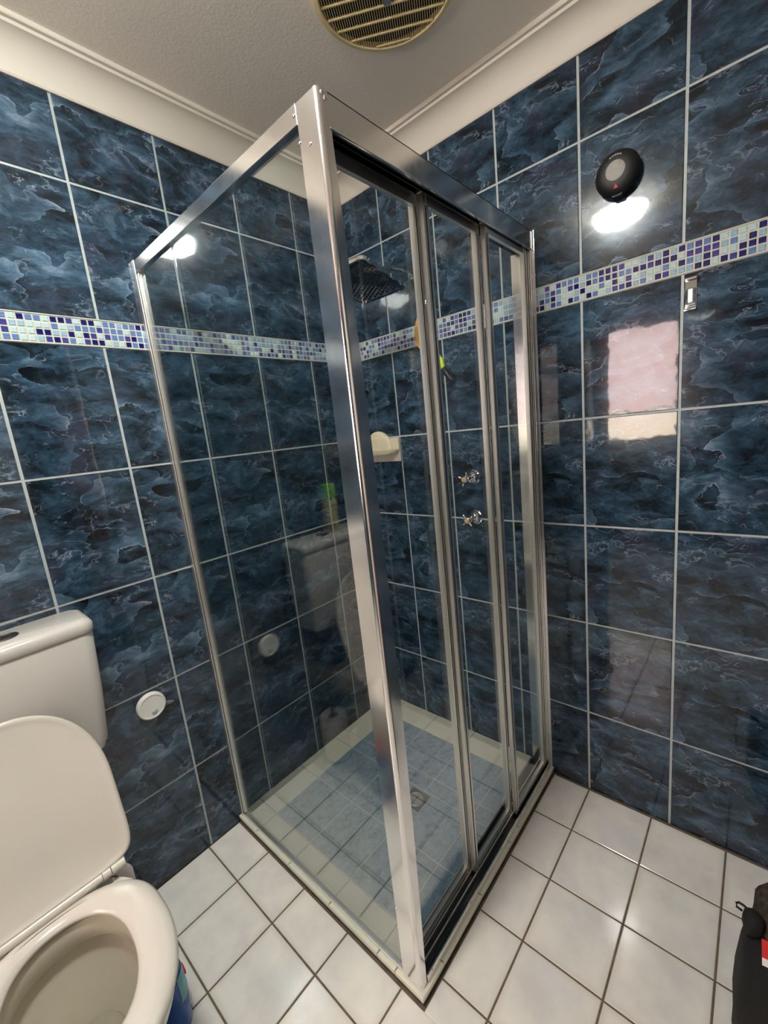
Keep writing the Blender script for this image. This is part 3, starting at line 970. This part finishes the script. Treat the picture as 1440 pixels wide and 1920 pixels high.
for k in range(-4, 5):
    off = 0.009 + 0.0352*k
    h = math.sqrt(max(0, (RI-0.0005)**2 - (abs(off)+0.002)**2))
    if h > 0.01:
        strip('cross_bar', off, bd, fd, h, 0.0040, -0.0185, -0.0138, M['fancream'])
p = fd*0.034 - bd*0.0
bm = bmesh.new(); add_box(bm, -0.0105, 0.0105, -0.009, 0.009, -0.0195, -0.0155, 0.001)
bmesh.ops.rotate(bm, verts=bm.verts, cent=(0, 0, 0), matrix=Matrix.Rotation(math.atan2(fd.y, fd.x), 3, 'Z'))
bmesh.ops.translate(bm, verts=bm.verts, vec=(p.x-0.0, p.y, 0))
link('badge', b2m(bm, 'badge', 30), M['silver'], fan)

# ------------------------------------------------------------------ ceiling lamp (its light reaches the picture, the lamp is above the frame)
lp = empty('ceiling_light', (-1.365, -0.785, ZC))
tag(lp, 'round white glass ceiling light in front of the toilet', 'ceiling light')
lathe('base_ring', [(0.128, 0.0005), (0.128, 0.018), (0.12, 0.024), (0.112, 0.024)], M['white'], lp, 40, 'Z-')
lathe('diffuser', [(0.118, 0.0245), (0.117, 0.038), (0.108, 0.055), (0.088, 0.069), (0.055, 0.079), (0.015, 0.083)], M['lamp'], lp, 40, 'Z-')

# ------------------------------------------------------------------ toilet
TX = -1.433
toi = empty('toilet', (TX, -0.30, 0))
tag(toi, 'white close-coupled toilet with raised lid against the tiled wall', 'toilet')
TO = Vector((TX, -0.30, 0))
def T(o):
    o.parent = toi; o.matrix_parent_inverse = Matrix.Translation(-TO); return o
NS = 64
def egg(z, hw, yb, yf, wide=0.42, sq=2.25, cx=TX):
    # egg outline: back at yb, front at yf, widest at fraction 'wide' from the back
    ym = yb + (yf-yb)*wide
    pts = []
    for i in range(NS):
        a = 2*math.pi*i/NS
        c, s = math.cos(a), math.sin(a)
        ex = 2.0/sq
        x = hw*math.copysign(abs(c)**ex, c)
        y = (abs(s)**ex)*((yb-ym) if s > 0 else (yf-ym))
        pts.append((cx+x, ym+y, z))
    return pts
# pan: foot, waist, bowl, rim, then inside
outer = [egg(0.0, 0.105, -0.10, -0.545, 0.5, 2.6), egg(0.02, 0.103, -0.10, -0.54, 0.5, 2.6), egg(0.10, 0.098, -0.09, -0.535, 0.5, 2.5), egg(0.18, 0.110, -0.09, -0.565, 0.5),
         egg(0.26, 0.140, -0.11, -0.62, 0.5), egg(0.33, 0.164, -0.17, -0.665, 0.46), egg(0.372, 0.172, -0.225, -0.690), egg(0.396, 0.173, -0.24, -0.694), egg(0.402, 0.169, -0.244, -0.690)]
inner = [egg(0.402, 0.116, -0.325, -0.638), egg(0.396, 0.110, -0.332, -0.632)]
T(link('pan', b2m(loft_bm(outer+inner, True, False), 'pan', 50), M['porcelain']))
binn = [egg(0.397, 0.1105, -0.3315, -0.6325), egg(0.385, 0.107, -0.335, -0.629), egg(0.352, 0.106, -0.336, -0.628), egg(0.346, 0.110, -0.332, -0.632), egg(0.348, 0.122, -0.322, -0.645), egg(0.335, 0.124, -0.320, -0.646), egg(0.30, 0.112, -0.33, -0.625), egg(0.235, 0.088, -0.35, -0.57), egg(0.17, 0.06, -0.37, -0.50), egg(0.12, 0.04, -0.38, -0.46)]
T(link('bowl_interior', b2m(loft_bm(binn, False, True), 'bowl_interior', 60), M['bowlin']))
T(link('water', b2m(loft_bm([egg(0.180, 0.064, -0.367, -0.508), egg(0.1815, 0.063, -0.368, -0.506)]), 'water', 40), M['water']))
# connector shelf from pan to wall and flush pipe to cistern
def rrect(z, x0, x1, y0, y1, r, n=6):
    o = rr_outline((x1-x0)/2, (y1-y0)/2, r, n)
    return [((x0+x1)/2+a, (y0+y1)/2+b, z) for a, b in o]
T(link('pan_shelf', b2m(loft_bm([rrect(0.30, TX-0.075, TX+0.075, -0.28, -0.06, 0.03), rrect(0.36, TX-0.10, TX+0.10, -0.30, -0.05, 0.03), rrect(0.392, TX-0.115, TX+0.115, -0.31, -0.05, 0.03), rrect(0.398, TX-0.111, TX+0.111, -0.306, -0.054, 0.03)]), 'pan_shelf', 40), M['porcelain']))
T(tube('flush_pipe', [(TX, -0.085, 0.66), (TX, -0.085, 0.55), (TX, -0.09, 0.46), (TX, -0.10, 0.385)], 0.026, M['white'], None, 16))
T(lathe('pipe_collar', [(0.036, 0.0), (0.038, 0.01), (0.036, 0.03), (0.028, 0.036)], M['white'], None, 20, 'Z', (TX, -0.10, 0.394)))
# cistern
CXc, CW = -1.4215, 0.2245
cis = T(link('cistern', b2m(loft_bm([rrect(0.628, CXc-CW+0.045, CXc+CW-0.045, -0.125, -0.008, 0.02), rrect(0.634, CXc-CW+0.034, CXc+CW-0.034, -0.132, -0.005, 0.022), rrect(0.66, CXc-CW+0.024, CXc+CW-0.024, -0.137, -0.004, 0.025),
          rrect(0.80, CXc-CW+0.012, CXc+CW-0.012, -0.146, -0.004, 0.025), rrect(0.958, CXc-CW+0.004, CXc+CW-0.004, -0.152, -0.004, 0.025), rrect(0.962, CXc-CW+0.006, CXc+CW-0.006, -0.150, -0.006, 0.024)]), 'cistern', 40), M['cist']))
cl = link('cistern_lid', b2m(loft_bm([rrect(0.9625, CXc-CW+0.003, CXc+CW-0.003, -0.153, -0.004, 0.025), rrect(0.966, CXc-CW, CXc+CW, -0.156, -0.0035, 0.027), rrect(0.984, CXc-CW, CXc+CW, -0.156, -0.0035, 0.027),
          rrect(0.993, CXc-CW+0.005, CXc+CW-0.005, -0.151, -0.006, 0.024), rrect(0.9975, CXc-CW+0.016, CXc+CW-0.016, -0.140, -0.014, 0.02)]), 'cistern_lid', 50), M['cist'], cis)
lathe('flush_button', [(0.026, 0.0), (0.026, 0.002), (0.023, 0.003), (0.021, 0.0018), (0.002, 0.0018)], M['tarnish'], cis, 28, 'Z', (-1.362, -0.080, 0.9973))
# seat ring (down)
def seat_out(z, d=0.0):
    # D-shaped: flat hinge edge at the back, widest near the middle
    pts = []
    for i in range(NS):
        a = 2*math.pi*i/NS
        c, s = math.cos(a), math.sin(a)
        hw, yb, yf, ym = 0.176-d, -0.298-d, -0.702+d, -0.475
        x = hw*math.copysign(abs(c)**(2/2.2), c)
        if s > 0:
            y = ym + (yb-ym)*abs(s)**(2/3.0)
        else:
            y = ym + (yf-ym)*abs(s)**(2/2.1)
        pts.append((TX+x, y, z))
    return pts
def seat_in(z, d=0.0):
    return egg(z, 0.104+d, -0.338+d, -0.630-d, 0.46, 2.2)
T(link('seat', b2m(loft_bm([seat_in(0.4055, 0.004), seat_out(0.4055, 0.006), seat_out(0.411, 0.0), seat_out(0.418, 0.0), seat_out(0.4245, 0.006), seat_out(0.4265, 0.020), seat_in(0.4250, 0.026), seat_in(0.4225, 0.012), seat_in(0.416, 0.002), seat_in(0.411, 0.0), seat_in(0.4055, 0.004)], False, False), 'seat', 60), M['seatplastic']))
# raised lid leaning on the cistern
hz, hy = 0.438, -0.297
top = Vector((0, -0.178, 0.842)); hin = Vector((0, hy, hz))
dv = (top-hin); LL = dv.length; dv.normalize()
nv = Vector((0, -dv.z, dv.y))            # faces the room
def lid_ring(sc, h, lift=0.0):
    pts = []
    for i in range(NS):
        a = 2*math.pi*i/NS
        c, s = math.cos(a), math.sin(a)
        hw = 0.179*1.0 - (1-sc)*0.18
        l0, l1, lm = 0.0 + (1-sc)*0.12, LL - (1-sc)*0.19, LL*0.47
        x = hw*math.copysign(abs(c)**(2/2.25 if s > 0 else 2/9.0), c)
        l = lm + ((l1-lm)*abs(s)**(2/2.15) if s > 0 else (l0-lm)*abs(s)**(2/9.0))
        p = hin + dv*l + nv*h
        pts.append((TX+x, p.y, p.z))
    return pts
T(link('seat_lid', b2m(loft_bm([lid_ring(0.2, -0.012), lid_ring(0.9, -0.011), lid_ring(0.975, -0.007), lid_ring(1.0, 0.0), lid_ring(0.995, 0.006), lid_ring(0.97, 0.008), lid_ring(0.94, 0.006), lid_ring(0.88, 0.003), lid_ring(0.2, 0.002)]), 'seat_lid', 60), M['seatplastic']))
# hinge bar with barrels
T(tube('hinge_bar', [(TX-0.135, -0.301, 0.431), (TX+0.102, -0.301, 0.431)], 0.0105, M['seatplastic'], None, 16))
for x0, x1 in ((TX+0.103, TX+0.120), (TX+0.1215, TX+0.150), (TX-0.153, TX-0.1365)):
    T(tube('hinge_barrel', [(x0, -0.301, 0.431), (x1, -0.301, 0.431)], 0.0115, M['seatplastic'], None, 16))
for s_ in (-1, 1):
    T(lathe('hinge_foot', [(0.016, 0.0), (0.016, 0.006), (0.010, 0.012), (0.010, 0.027)], M['white'], None, 18, 'Z', (TX+s_*0.08, -0.296, 0.3975)))

# ------------------------------------------------------------------ air freshener can on the cistern
can = empty('air_freshener_can', (-1.425, -0.072, 0.9978))
tag(can, 'air freshener can with green cap standing on the toilet cistern', 'spray can')
lathe('body', [(0.0285, 0), (0.030, 0.003), (0.030, 0.125), (0.027, 0.140)], M['canbody'], can, 28)
lathe('foot_band', [(0.0303, 0.004), (0.0303, 0.034)], M['canolive'], can, 28, cap0=False, cap1=False)
lathe('cap', [(0.029, 0.138), (0.029, 0.185), (0.026, 0.198), (0.02, 0.201)], M['green'], can, 28)
bm = bmesh.new()
for k in range(4):
    for q in range(3):
        a = math.radians(-150+q*24+k*5)
        x, y = 0.0302*math.cos(a), 0.0302*math.sin(a)
        add_box(bm, x-0.003, x+0.003, y-0.003, y+0.003, 0.05+k*0.02, 0.056+k*0.02)
link('print_marks', b2m(bm, 'print_marks'), M['canolive'], can)

# ------------------------------------------------------------------ toilet rolls on a stand behind the pan
st = empty('roll_stand', (-1.295, -0.068, 0))
tag(st, 'dark slim toilet roll stand between toilet pan and tiled wall', 'roll stand')
lathe('foot', [(0.060, 0.0), (0.060, 0.006), (0.052, 0.0075), (0.010, 0.0085)], M['black'], st, 32)
lathe('pole', [(0.006, 0.008), (0.006, 0.285), (0.011, 0.288), (0.011, 0.297), (0.005, 0.300)], M['black'], st, 16)
def roll(z, label):
    r = empty('toilet_roll', (-1.295, -0.068, z))
    tag(r, label, 'toilet roll')
    lathe('paper', [(0.021, 0.0), (0.057, 0.0), (0.0585, 0.003), (0.0585, 0.091), (0.057, 0.094), (0.021, 0.094), (0.021, 0.0)], M['paper'], r, 36, cap0=False, cap1=False)
    lathe('core', [(0.0205, 0.001), (0.0205, 0.093), (0.0195, 0.093), (0.0195, 0.001)], plain('cardboard_core', srgb(120, 96, 76), 0.9), r, 28, cap0=False, cap1=False)
roll(0.009, 'white toilet roll at the bottom of the dark stand')
roll(0.104, 'white toilet roll on top of the other on the dark stand')

# ------------------------------------------------------------------ cleaner bottle beside the pan
bt = empty('cleaner_bottle', (-1.270, -0.384, 0))
tag(bt, 'blue toilet cleaner bottle with red cap standing beside the toilet pan', 'bottle')
def ell(z, a, b, dx=0, n=28):
    return [(dx+a*math.cos(2*math.pi*i/n), b*math.sin(2*math.pi*i/n), z) for i in range(n)]
link('body', b2m(loft_bm([ell(0, .026, .040), ell(.004, .030, .045), ell(.03, .032, .048), ell(.08, .033, .048), ell(.13, .031, .044), ell(.165, .026, .034), ell(.19, .017, .019), ell(.20, .014, .014), ell(.212, .014, .014)]), 'body', 50), M['bottleblue'], bt)
n = 28
rings = []
for (z, a, b) in ((.088, .0334, .0486), (.10, .0329, .0477), (.13, .0316, .0447), (.150, .0292, .0400)):
    rings.append([(a*math.cos(t), b*math.sin(t), z) for t in [math.radians(-78+156*i/20) for i in range(21)]])
bm = bmesh.new()
vr = [[bm.verts.new(p) for p in r] for r in rings]
for a, b in zip(vr[:-1], vr[1:]):
    for i in range(20):
        bm.faces.new((a[i], a[i+1], b[i+1], b[i]))
lb = link('label', b2m(bm, 'label', 60), M['labelteal'], bt)
bm = bmesh.new()
for (t0, z0, hgt) in ((18, .112, .014), (4, .109, .016), (-12, .112, .014)):
    t = math.radians(t0)
    x, y = 0.0327*math.cos(t), 0.0460*math.sin(t)
    add_box(bm, x-0.002, x+0.0022, y-0.0048, y+0.0048, z0, z0+hgt)
link('red_print', b2m(bm, 'red_print'), M['red'], lb)
lathe('cap', [(0.0165, 0.208), (0.0165, 0.225), (0.014, 0.230), (0.008, 0.262), (0.005, 0.270)], M['red'], bt, 24)
tube('light_streak', [(0.0285, -0.022, 0.030), (0.0322, 0.0, 0.033), (0.0285, 0.022, 0.037)], [0.0015, 0.003, 0.0015], M['alu'], bt, 8)  # thin silver strip laid on the bottle as a light streak

# ------------------------------------------------------------------ bag at the lower right
bag = empty('bag', (-0.42, -1.60, 0))
tag(bag, 'black fabric bag with brown fleece top and red and white patch on the floor', 'bag')
def blob(z, x0, x1, y0, y1, wob, seed, n=40, sq=3.2):
    rn = random.Random(seed)
    ph = [rn.random()*6.28 for _ in range(3)]
    o = []
    for i in range(n):
        a = 2*math.pi*i/n
        c, s = math.cos(a), math.sin(a)
        k = 1 + wob*(math.sin(3*a+ph[0])+0.6*math.sin(5*a+ph[1])+0.5*math.sin(9*a+ph[2]))*0.4
        o.append(((x0+x1)/2 + (x1-x0)/2*math.copysign(abs(c)**(2/sq), c)*k, (y0+y1)/2 + (y1-y0)/2*math.copysign(abs(s)**(2/sq), s)*k, z))
    return o
BX = Vector(bag.location)
def Bp(o):
    o.parent = bag; o.matrix_parent_inverse = Matrix.Translation(-BX); return o
Bp(link('body', b2m(loft_bm([blob(0.001, -0.58, -0.27, -1.76, -1.432, .03, 1), blob(0.02, -0.60, -0.255, -1.78, -1.424, .035, 1), blob(0.07, -0.61, -0.25, -1.785, -1.421, .04, 2), blob(0.12, -0.605, -0.255, -1.78, -1.424, .04, 3),
          blob(0.165, -0.60, -0.265, -1.775, -1.432, .045, 4), blob(0.195, -0.58, -0.28, -1.76, -1.442, .05, 5), blob(0.215, -0.55, -0.30, -1.74, -1.460, .05, 6), blob(0.222, -0.48, -0.36, -1.66, -1.52, .05, 6)]), 'body', 60), M['fabric']))
Bp(link('fleece_top', b2m(loft_bm([blob(0.15, -0.44, -0.27, -1.74, -1.452, .06, 7), blob(0.195, -0.445, -0.262, -1.75, -1.450, .07, 8), blob(0.232, -0.435, -0.262, -1.745, -1.456, .08, 9), blob(0.258, -0.41, -0.275, -1.73, -1.478, .08, 10), blob(0.270, -0.37, -0.30, -1.68, -1.53, .08, 11)]), 'fleece_top', 70), M['fur']))
# patch: red with white strokes, leaning on the near upper side of the fleece
PA = Vector((-0.452, -1.463, 0.252)); PU = Vector((0.10, -0.99, 0.0)).normalized(); PV = Vector((0.55, 0.05, 0.83)).normalized(); PN = PU.cross(PV)
if PN.x > 0: PN = -PN
def pquad(u0, v0, u1, v1, h, slant=0.0):
    return [PA+PU*u0+PV*v0+PN*h, PA+PU*u1+PV*v0+PN*h, PA+PU*(u1+slant)+PV*v1+PN*h, PA+PU*(u0+slant)+PV*v1+PN*h]
pt = Bp(link('patch', b2m(loft_bm([pquad(0, -0.075, 0.11, 0.0, 0.0), pquad(0, -0.075, 0.11, 0.0, 0.003)]), 'patch'), M['red']))
for k, (u0, v0, u1, v1, sl) in enumerate([(0.0, -0.045, 0.11, -0.032, 0), (0.012, -0.072, 0.018, -0.046, 0.012), (0.036, -0.072, 0.042, -0.046, -0.012), (0.018, -0.062, 0.038, -0.058, 0), (0.014, -0.030, 0.021, -0.004, 0.01), (0.05, -0.030, 0.057, -0.004, 0.0), (0.07, -0.072, 0.077, -0.046, 0.01)]):
    o = link('white_stroke', b2m(loft_bm([pquad(u0, v0, u1, v1, 0.0028, sl), pquad(u0, v0, u1, v1, 0.0042, sl)]), 'white_stroke'), M['white'], pt)
# zip pull, strap lump and metal ring
Bp(tube('strap_loop', [(-0.405, -1.447, 0.252), (-0.402, -1.432, 0.258), (-0.398, -1.424, 0.255), (-0.396, -1.420, 0.249), (-0.401, -1.4205, 0.244), (-0.406, -1.430, 0.246)], 0.0026, M['fabric'], None, 8))
Bp(link('strap_knot', b2m(loft_bm([blob(0.214, -0.43, -0.392, -1.462, -1.434, .1, 21, 20, 2.2), blob(0.228, -0.436, -0.388, -1.468, -1.430, .1, 22, 20, 2.2), blob(0.246, -0.434, -0.389, -1.468, -1.431, .1, 23, 20, 2.2), blob(0.258, -0.425, -0.398, -1.458, -1.440, .1, 24, 20, 2.2)]), 'strap_knot', 70), M['fabric']))
rc = Vector((-0.617, -1.486, 0.155))
Bp(tube('metal_ring', [rc+Vector((0.004*math.sin(a), 0.022*math.cos(a), 0.026*math.sin(a))) for a in [math.radians(60+k*15) for k in range(21)]], 0.0026, M['mirror'], None, 8))

# ------------------------------------------------------------------ window in the side wall
win = box('window_1', XW-0.06, XW-0.045, WIN[0], WIN[1], WIN[2], WIN[3], M['frame'])
struct(win, 'frosted window with grey frame')
def wbox(name, y0, y1, z0, z1, x0, x1, mat, bev=0.0):
    return box(name, XW+x0, XW+x1, y0, y1, z0, z1, mat, win, bev)
wbox('window_frame', WIN[0], WIN[1], WIN[2], WIN[2]+0.03, -0.045, 0.006, M['frame'], 0.002)
wbox('window_frame', WIN[0], WIN[1], WIN[3]-0.03, WIN[3], -0.045, 0.006, M['frame'], 0.002)
for (a, b) in ((WIN[0], -0.805), (-0.030, WIN[1]), (-0.212, -0.092)):
    wbox('window_mullion', a, b, WIN[2]+0.03, WIN[3]-0.03, -0.045, 0.006, M['frame'], 0.002)
for (a, b, up) in ((-0.805, -0.212, 'winpink'), (-0.092, -0.030, 'windim')):
    wbox('window_pane', a, b, 1.325, WIN[3]-0.03, -0.040, -0.034, M[up])
    wbox('window_pane', a, b, WIN[2]+0.03, 1.311, -0.040, -0.034, M['wincream'])
    wbox('glazing_bar', a, b, 1.311, 1.325, -0.040, -0.028, M['frame'])

# ------------------------------------------------------------------ door in the back wall
dx0, dx1 = -DOOR[1], -DOOR[0]
door = box('door_1', dx0+0.035, dx1-0.035, YS-0.05, YS-0.012, 0.006, DOOR[3]-0.035, M['doorpaint'])
struct(door, 'plain cream interior door')
boxes('door_frame', [(dx0, dx0+0.033, YS-0.06, YS+0.012, 0, DOOR[3]), (dx1-0.033, dx1, YS-0.06, YS+0.012, 0, DOOR[3]), (dx0+0.033, dx1-0.033, YS-0.06, YS+0.012, DOOR[3]-0.033, DOOR[3])], M['doorpaint'], door, 0.002)
hd = lathe('door_handle', [(0.024, 0.0), (0.024, 0.006), (0.01, 0.012), (0.01, 0.03), (0.024, 0.036), (0.026, 0.05), (0.018, 0.06)], M['mirror'], door, 24, 'Z')
hd.rotation_euler = (-math.pi/2, 0, 0); hd.location = (dx1-0.10, YS-0.012, 1.02)

# ------------------------------------------------------------------ unseen towel, invented for the pinkish strip mirrored in the tiles
tw = empty('invented_towel', (-0.64, YS+0.002, 1.92))
tag(tw, 'invented long dusty pink towel with rust band, unseen on the back wall, added for its reflection', 'towel')
def fold(z, amp):
    return [(-0.095+0.19*i/24, 0.018+amp*math.sin(i*1.05)+0.004*math.sin(i*2.3), z) for i in range(25)]
def cloth(name, z0, z1, mat):
    rows = 14
    rings = []
    for k in range(rows+1):
        z = z0+(z1-z0)*k/rows
        f = fold(z, 0.003+0.006*min(1, (-z)/0.6))
        rings.append(f + [(x, y-0.005, z_) for x, y, z_ in reversed(f)])
    return link(name, b2m(loft_bm(rings), name, 60), mat, tw)
cloth('cloth', -0.005, -1.42, M['towel'])
cloth('hem_band', -1.42, -1.66, M['towelband'])
tube('hanging_hook', [(0, 0.0, 0.02), (0, 0.022, 0.016), (0, 0.034, 0.0), (0, 0.034, -0.008)], 0.005, M['mirror'], tw, 10)
